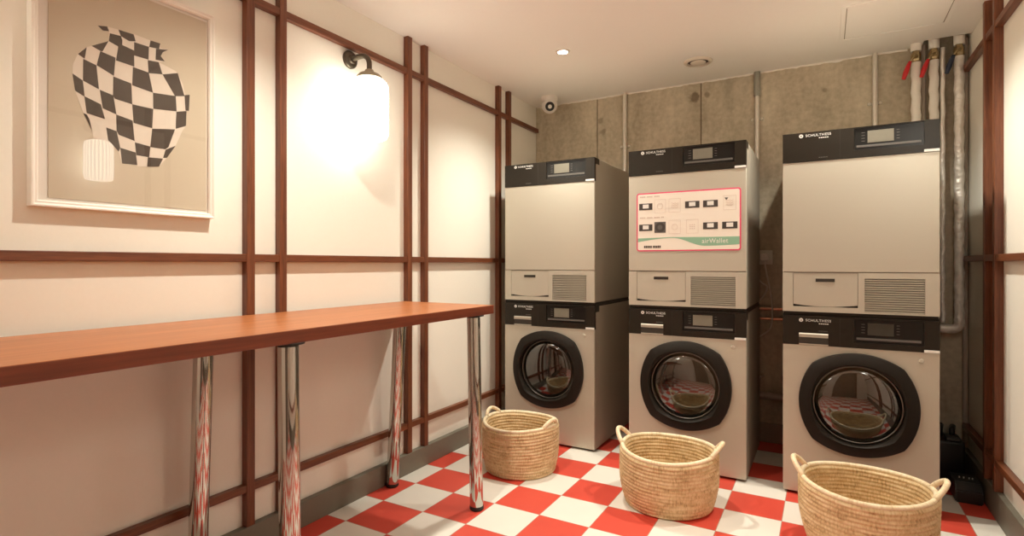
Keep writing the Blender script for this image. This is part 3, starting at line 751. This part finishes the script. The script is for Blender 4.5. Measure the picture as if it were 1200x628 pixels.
# ---------------------------------------------------------------- baskets
def make_basket(loc, rz, label, R0, R1, R2, H, seed, lean=.030, up_h=.050):
    t = thing('wicker_laundry_basket', label, 'basket', loc, 'woven straw laundry baskets', rz)
    rows = 15; n = 120; th = .0165
    def Rad(f): return R0 + (R1-R0)*math.sin(min(1, f/.6)*PI/2) if f < .6 else R1 + (R2-R1)*((f-.6)/.4)**1.5
    prof = [(0, .010)]
    prof += [(R0*.5, .010), (R0-.02, .010)]
    prof = []
    pit = H/rows
    # outer face upwards, coil by coil
    prof.append((0, .0)); prof.append((R0*.96, .0))
    for k in range(rows):
        for j in range(5):
            u = (j+.5)/5; z = pit*(k+u); prof.append((Rad(z/H) + (.0070*math.sin(PI*u)**.8-.001)+0*math.sin(PI*u), z+.001))
    prof.append((Rad(1)-.003, H+.005)); prof.append((Rad(1)-th+.003, H+.005))
    for k in range(rows-1, 0, -1):
        for j in range(4, -1, -1):
            u = (j+.5)/5; z = pit*(k+u); prof.append((Rad(z/H) - th - (.0070*math.sin(PI*u)**.8-.001)+0*math.sin(PI*u), z+.001))
    prof.append((R0-th-.01, pit*.95))
    for k in range(7, 0, -1):
        prof.append(((R0-th)*(k-.1)/7.5, pit*.62)); prof.append(((R0-th)*(k-.5)/7.5, pit*.86))
    prof.append((0, pit*.7))
    bm = bmesh.new(); rings = lathe(bm, prof, n)
    uvl = bm.loops.layers.uv.new('UVMap')
    vv = {}; s = 0.
    for i, ring in enumerate(rings):
        if i: s += math.hypot(prof[i][0]-prof[i-1][0], prof[i][1]-prof[i-1][1])
        for k, v in enumerate(ring): vv[v] = (k, s, len(ring) == 1)
    for f in bm.faces:
        ks = [vv[l.vert][0] for l in f.loops if not vv[l.vert][2]]
        wrap = max(ks)-min(ks) > n/2
        for l in f.loops:
            k, s_, tip = vv[l.vert]
            if tip: k = ks[0]
            if wrap and k < n/2: k += n
            l[uvl].uv = (k/n*1.3 + seed, s_*1.3 + seed*.37)
    for v in bm.verts:
        a = math.atan2(v.co.y, v.co.x); q = v.co.z/H
        w = 1 + .012*math.sin(2*a+seed) * q + .006*noise.noise(Vector((math.cos(a)*3, math.sin(a)*3, v.co.z*14+seed)))
        v.co.x *= w; v.co.y *= w
        v.co.z += (.006*math.cos(2*a) * q) + .0022*noise.noise(Vector((math.cos(a)*2.5, math.sin(a)*2.5, v.co.z*9+seed*2))) * min(1, q*3)
    obj('body', bm, M['straw'], t, smooth=True)
    # rim coil and two loop handles
    Rm = Rad(1) - th/2
    def uvtube(bm, pts, r, nn, closed):
        fs = tube(bm, pts, r, nn, closed=closed)
        l_ = bm.loops.layers.uv.verify()
        N = len(pts)
        for i, f in enumerate(fs):
            for j, l in enumerate(f.loops): l[l_].uv = ((i//nn + (1 if j in (2, 3) else 0))*.012 + seed, (i % nn + (1 if j in (1, 2) else 0))*.003)
    bm = bmesh.new()
    def rimp(a):
        w = 1 + .012*math.sin(2*a+seed)
        return Vector((Rm*w*math.cos(a), Rm*w*math.sin(a), H+.009+.006*math.cos(2*a)))
    uvtube(bm, [rimp(2*PI*k/96) for k in range(96)], .0095, 12, True)
    obj('rim', bm, M['straw_rim'], t, smooth=True)
    for c0 in (0, PI):
        pts = []
        for k in range(21):
            f = k/20; a = c0 + (f-.5)*.62; b_ = rimp(a)
            up = math.sin(PI*f)**.75
            pts.append(b_ + Vector((math.cos(a)*lean*up, math.sin(a)*lean*up, up_h*up)))
        bm = bmesh.new(); uvtube(bm, pts, .0098, 12, False); obj('handle', bm, M['straw_rim'], t, smooth=True)
    return t
make_basket((-1.409, 2.555, 0), -.12, 'smaller straw basket behind the table leg in front of the leftmost washing machine', .180, .199, .199, .238, 1.3, .008, .034)
make_basket((-.620, 2.520, 0), .0, 'straw basket in front of the middle washing machine', .186, .215, .215, .238, 4.1)
make_basket((.135, 2.490, 0), -.05, 'largest straw basket in front of the rightmost washing machine, cut by the bottom edge', .190, .221, .222, .238, 7.7)

# ---------------------------------------------------------------- conduits and services on the concrete wall
def conduit(x, r, z0, clip_z, label, sleeve=None):
    t = thing('steel_conduit', label, 'conduit', (x, YB, 0), 'steel conduits on the concrete wall')
    bm = bmesh.new(); tube(bm, [(0, -r-.003, z0), (0, -r-.003, ZC)], r, 20); obj('pipe', bm, M['galv'], t, auto=50)
    cl = obj('clip', bx(-r-.022, -.006, clip_z-.008, r+.022, 0, clip_z+.008, bev=.001), M['galv_dark'], t)
    bm = bmesh.new(); tube(bm, [(0, -r-.003, clip_z-.009), (0, -r-.003, clip_z+.009)], r+.002, 20); obj('saddle', bm, M['galv'], cl, auto=50)
    for s_ in (-1, 1):
        bm = bmesh.new(); lathe(bm, [(0, -.013), (.006, -.012), (.009, -.006), (0, -.006)], 16, c=(s_*(r+.013), 0, clip_z), axis='y'); obj('screw', bm, M['screw'], cl, auto=40)
    if sleeve:
        bm = bmesh.new(); tube(bm, [(0, -r-.003, sleeve), (0, -r-.003, ZC)], r+.006, 20); obj('sleeve', bm, M['galv_dark'], t, auto=50)
conduit(-1.198, .0135, .1155, 1.895, 'thin steel conduit between the left and middle machine stacks')
conduit(-.361, .0125, 1.15, 1.975, 'steel conduit with a wide top sleeve, running down to the plug', sleeve=2.115)
conduit(.244, .0125, .1155, 1.985, 'steel conduit behind the rightmost tumble dryer')

def riser(x, y, z0, r, label, lever, m):
    t = thing('insulated_riser_pipe', label, 'pipe', (x, y, 0), 'lagged riser pipes in the corner')
    ztop = 2.165
    bm = bmesh.new(); N = 40
    pts = [(.0025*math.sin(k*2.1), .0, z0 + (ztop-z0)*k/N) for k in range(N+1)]
    tube(bm, pts, [r*(1+.03*noise.noise(Vector((x*9, k*.9, 0)))) for k in range(N+1)], 24); obj('lagging', bm, m, t, auto=60)
    bm = bmesh.new(); tube(bm, [(0, 0, 2.16), (0, 0, 2.235)], .016, 18); v = obj('valve', bm, M['brass'], t, auto=50)
    bm = bmesh.new(); lathe(bm, [(0, 2.172), (.020, 2.172), (.023, 2.18), (.023, 2.205), (.020, 2.214), (0, 2.214)], 6); obj('hexagon_nut', bm, M['brass'], v)
    bm = bmesh.new(); tube(bm, [(0, 0, 2.192), (0, -.045, 2.192)], .008, 12); obj('spindle', bm, M['brass'], v, auto=50)
    bm = bmesh.new(); tube(bm, [(0, -.043, 2.192), (-.020, -.05, 2.178), (-.036, -.052, 2.15)], [.006, .006, .0055], 12); la = obj('lever_arm', bm, M['brass'], v, smooth=True)
    bm = bmesh.new(); tube(bm, [(-.031, -.052, 2.16), (-.040, -.052, 2.135), (-.050, -.052, 2.105), (-.060, -.052, 2.07)], [.008, .011, .0125, .009], 12); obj('lever_grip', bm, M[lever], v, smooth=True)
    bm = bmesh.new(); tube(bm, [(0, 0, 2.225), (0, 0, 2.32)], r*1.15, 24); obj('collar', bm, M['lagging'], t, auto=50)
    return t
riser(.425, 3.625, .9, .0215, 'leftmost white lagged riser pipe with a red lever, next to the bare concrete', 'red_lever', M['lagging'])
riser(.503, 3.632, .9, .021, 'white lagged riser pipe with a red lever, second from the bare concrete', 'red_lever', M['lagging'])
bm = bmesh.new(); tube(bm, [(.463, 3.665, .9), (.463, 3.665, 2.263)], .0105, 16); tag(obj('bare_riser_pipe', bm, M['grey_pipe'], auto=50), 'thin pale pipe squeezed between the two red-lever riser pipes', 'pipe')
t = riser(.607, 3.625, .80, .021, 'foil-wrapped riser pipe with a dark blue lever, nearest the white side wall', 'blue_lever', M['foil'])
bm = bmesh.new(); pts = [(.607, 3.625, .80), (.607, 3.625, .775)] + [(.607-.03*(1-math.cos(a)), 3.625, .775-.03*math.sin(a)) for a in [PI/2*k/6 for k in range(1, 7)]] + [(.55, 3.625, .745), (.44, 3.625, .745)]
tube(bm, [(p[0]-.607, p[1]-3.625, p[2]) for p in pts], .023, 20); obj('elbow', bm, M['foil'], t, auto=60)
bm = bmesh.new(); tube(bm, [(.540+.002*math.sin(k*1.7), 3.632, .775+1.45*k/30) for k in range(31)], [.0105*(1+.15*noise.noise(Vector((k*.8, 5, 0)))) for k in range(31)], 16)
tag(obj('foil_wrapped_pipe', bm, M['foil'], auto=60), 'thin foil-wrapped pipe just past the edge of the rightmost dryer', 'pipe')
bm = bmesh.new(); tube(bm, [(.638, 3.655, 0.13), (.638, 3.655, 2.263)], .0125, 16); tag(obj('grey_corner_pipe', bm, M['grey_pipe'], auto=50), 'plain grey pipe in the corner against the white side wall', 'pipe')

t = thing('power_plug', 'pale plug in its socket on the wall between the middle and rightmost machines', 'plug', (-.318, YB, 1.125))
obj('socket_plate', bx(-.043, -.010, -.043, .043, 0, .043, bev=.003), M['cable'], t)
bm = bmesh.new(); box(bm, -.024, -.042, -.022, .024, -.010, .022, bev=.008, seg=3); pl = obj('plug_body', bm, M['white_plastic'], t, auto=50)
def cable(pts, name, parent):
    P_ = [Vector(p) for p in pts]; out = []
    for i in range(len(P_)-1):
        p0, p1, p2, p3 = P_[max(0, i-1)], P_[i], P_[i+1], P_[min(len(P_)-1, i+2)]
        for k in range(8):
            q = k/8; out.append(.5*((2*p1) + (p2-p0)*q + (2*p0-5*p1+4*p2-p3)*q*q + (3*p1-p0-3*p2+p3)*q**3))
    out.append(P_[-1]); bm = bmesh.new(); tube(bm, out, .0048, 10); return obj(name, bm, M['cable'], parent, smooth=True)
cable([(0, -.03, -.020), (.012, -.03, -.10), (.03, -.028, -.19), (.042, -.028, -.30), (.035, -.03, -.42), (-.01, -.032, -.47), (-.06, -.04, -.50)], 'cord', pl)
cb = cable([(-.385, 3.674, 1.12), (-.372, 3.674, 1.05), (-.345, 3.674, .98), (-.305, 3.674, .945), (-.325, 3.674, .89), (-.36, 3.674, .85), (-.40, 3.674, .83)], 'looped_cable', None)
tag(cb, 'second thin cable looping down the dark wall beside the plug', 'cable')
for z, s_ in ((.812, 'upper'), (.752, 'lower')):
    bm = bmesh.new(); tube(bm, [(-.95, 3.66, z), (.20, 3.66, z)], .0085, 14)
    tag(obj('copper_pipe', bm, M['copper'], auto=50), s_ + ' horizontal copper pipe crossing the wall between middle and rightmost machines', 'pipe', 'copper pipes along the back wall')
bm = bmesh.new(); tube(bm, [(-1.15, 3.645, .285), (.20, 3.64, .285)], .021, 18); tag(obj('waste_pipe', bm, M['grey_pipe'], auto=50), 'thick grey waste pipe running low along the back wall behind the machines', 'pipe')
t = thing('water_tap', 'small brass tap on the dark wall above the grey waste pipe', 'tap', (-.345, YB, .39))
bm = bmesh.new(); tube(bm, [(0, 0, 0), (0, -.045, 0), (0, -.055, -.01)], .009, 14); obj('spout', bm, M['steel'], t, smooth=True)
bm = bmesh.new(); tube(bm, [(-.004, -.03, .006), (.03, -.034, .018)], .006, 12); obj('tap_handle', bm, M['steel'], t, auto=50)

# black boxes on the floor in the right corner
t = thing('black_trap_box', 'low black plastic box on the floor beside the rightmost washer, white marks on lid', 'box', (.568, 3.27, 0))
bm = bmesh.new()
prism(bm, [(-.10, 0), (.10, 0), (.10, .055), (.06, .088), (-.06, .088), (-.10, .055)], 'x', -.05, .05)
bmesh.ops.bevel(bm, geom=bm.edges[:], offset=.005, segments=2, affect='EDGES'); obj('casing', bm, M['black_box'], t, auto=30)
bm = bmesh.new()
for k, q in enumerate((-.026, -.010, .010, .022)): prism(bm, [(q, -.02), (q+.005, -.02), (q+.010, .005), (q+.005, .008)], 'z', .0881, .0888)
obj('lid_marks', bm, M['white_mark'], t)
t = thing('black_pump_unit', 'black pump unit on the floor at the back wall, two pale strips along its top', 'pump', (.515, 3.515, 0))
obj('housing', bx(-.085, -.085, 0, .085, .10, .205, bev=.012, seg=3), M['black_box'], t, auto=30)
for x in (-.045, .04):
    bm = bmesh.new(); box(bm, x-.03, -.070, .205, x+.03, -.010, .222, bev=.004); lid = obj('lid', bm, M['black_box'], t)
    bm = bmesh.new(); box(bm, x-.026, -.0718, .209, x+.026, -.0700, .215); obj('pale_strip', bm, M['grey_mark'], lid)
for x in (-.05, 0, .05):
    bm = bmesh.new(); tube(bm, [(x, .03, .20), (x, .035, .235), (x+.01, .08, .245)], .013, 14); obj('hose_stub', bm, M['black_box'], t, smooth=True)

# ---------------------------------------------------------------- camera, light, view
cam = bpy.data.cameras.new('camera'); co = bpy.data.objects.new('camera', cam); C.objects.link(co)
co.location = (0, 0, 1.087); co.rotation_euler = (PI/2, 0, math.radians(29.76))
cam.sensor_width = 36; cam.lens = 641/1200*36; cam.shift_y = -5.2/1200; cam.clip_start = .02
sc = bpy.context.scene; sc.camera = co
w = bpy.data.worlds.new('world'); sc.world = w; w.use_nodes = True
w.node_tree.nodes['Background'].inputs[0].default_value = (.9, .75, .6, 1); w.node_tree.nodes['Background'].inputs[1].default_value = .02
vs = sc.view_settings; vs.view_transform = 'Standard'; vs.look = 'None'; vs.gamma = 1; vs.use_curve_mapping = False; vs.exposure = EXPO
sc.cycles.max_bounces = 16; sc.cycles.diffuse_bounces = 12; sc.cycles.glossy_bounces = 5; sc.cycles.transparent_max_bounces = 10
sc.cycles.sample_clamp_indirect = 6; sc.cycles.caustics_reflective = False; sc.cycles.caustics_refractive = False
sc.cycles.use_denoising = True
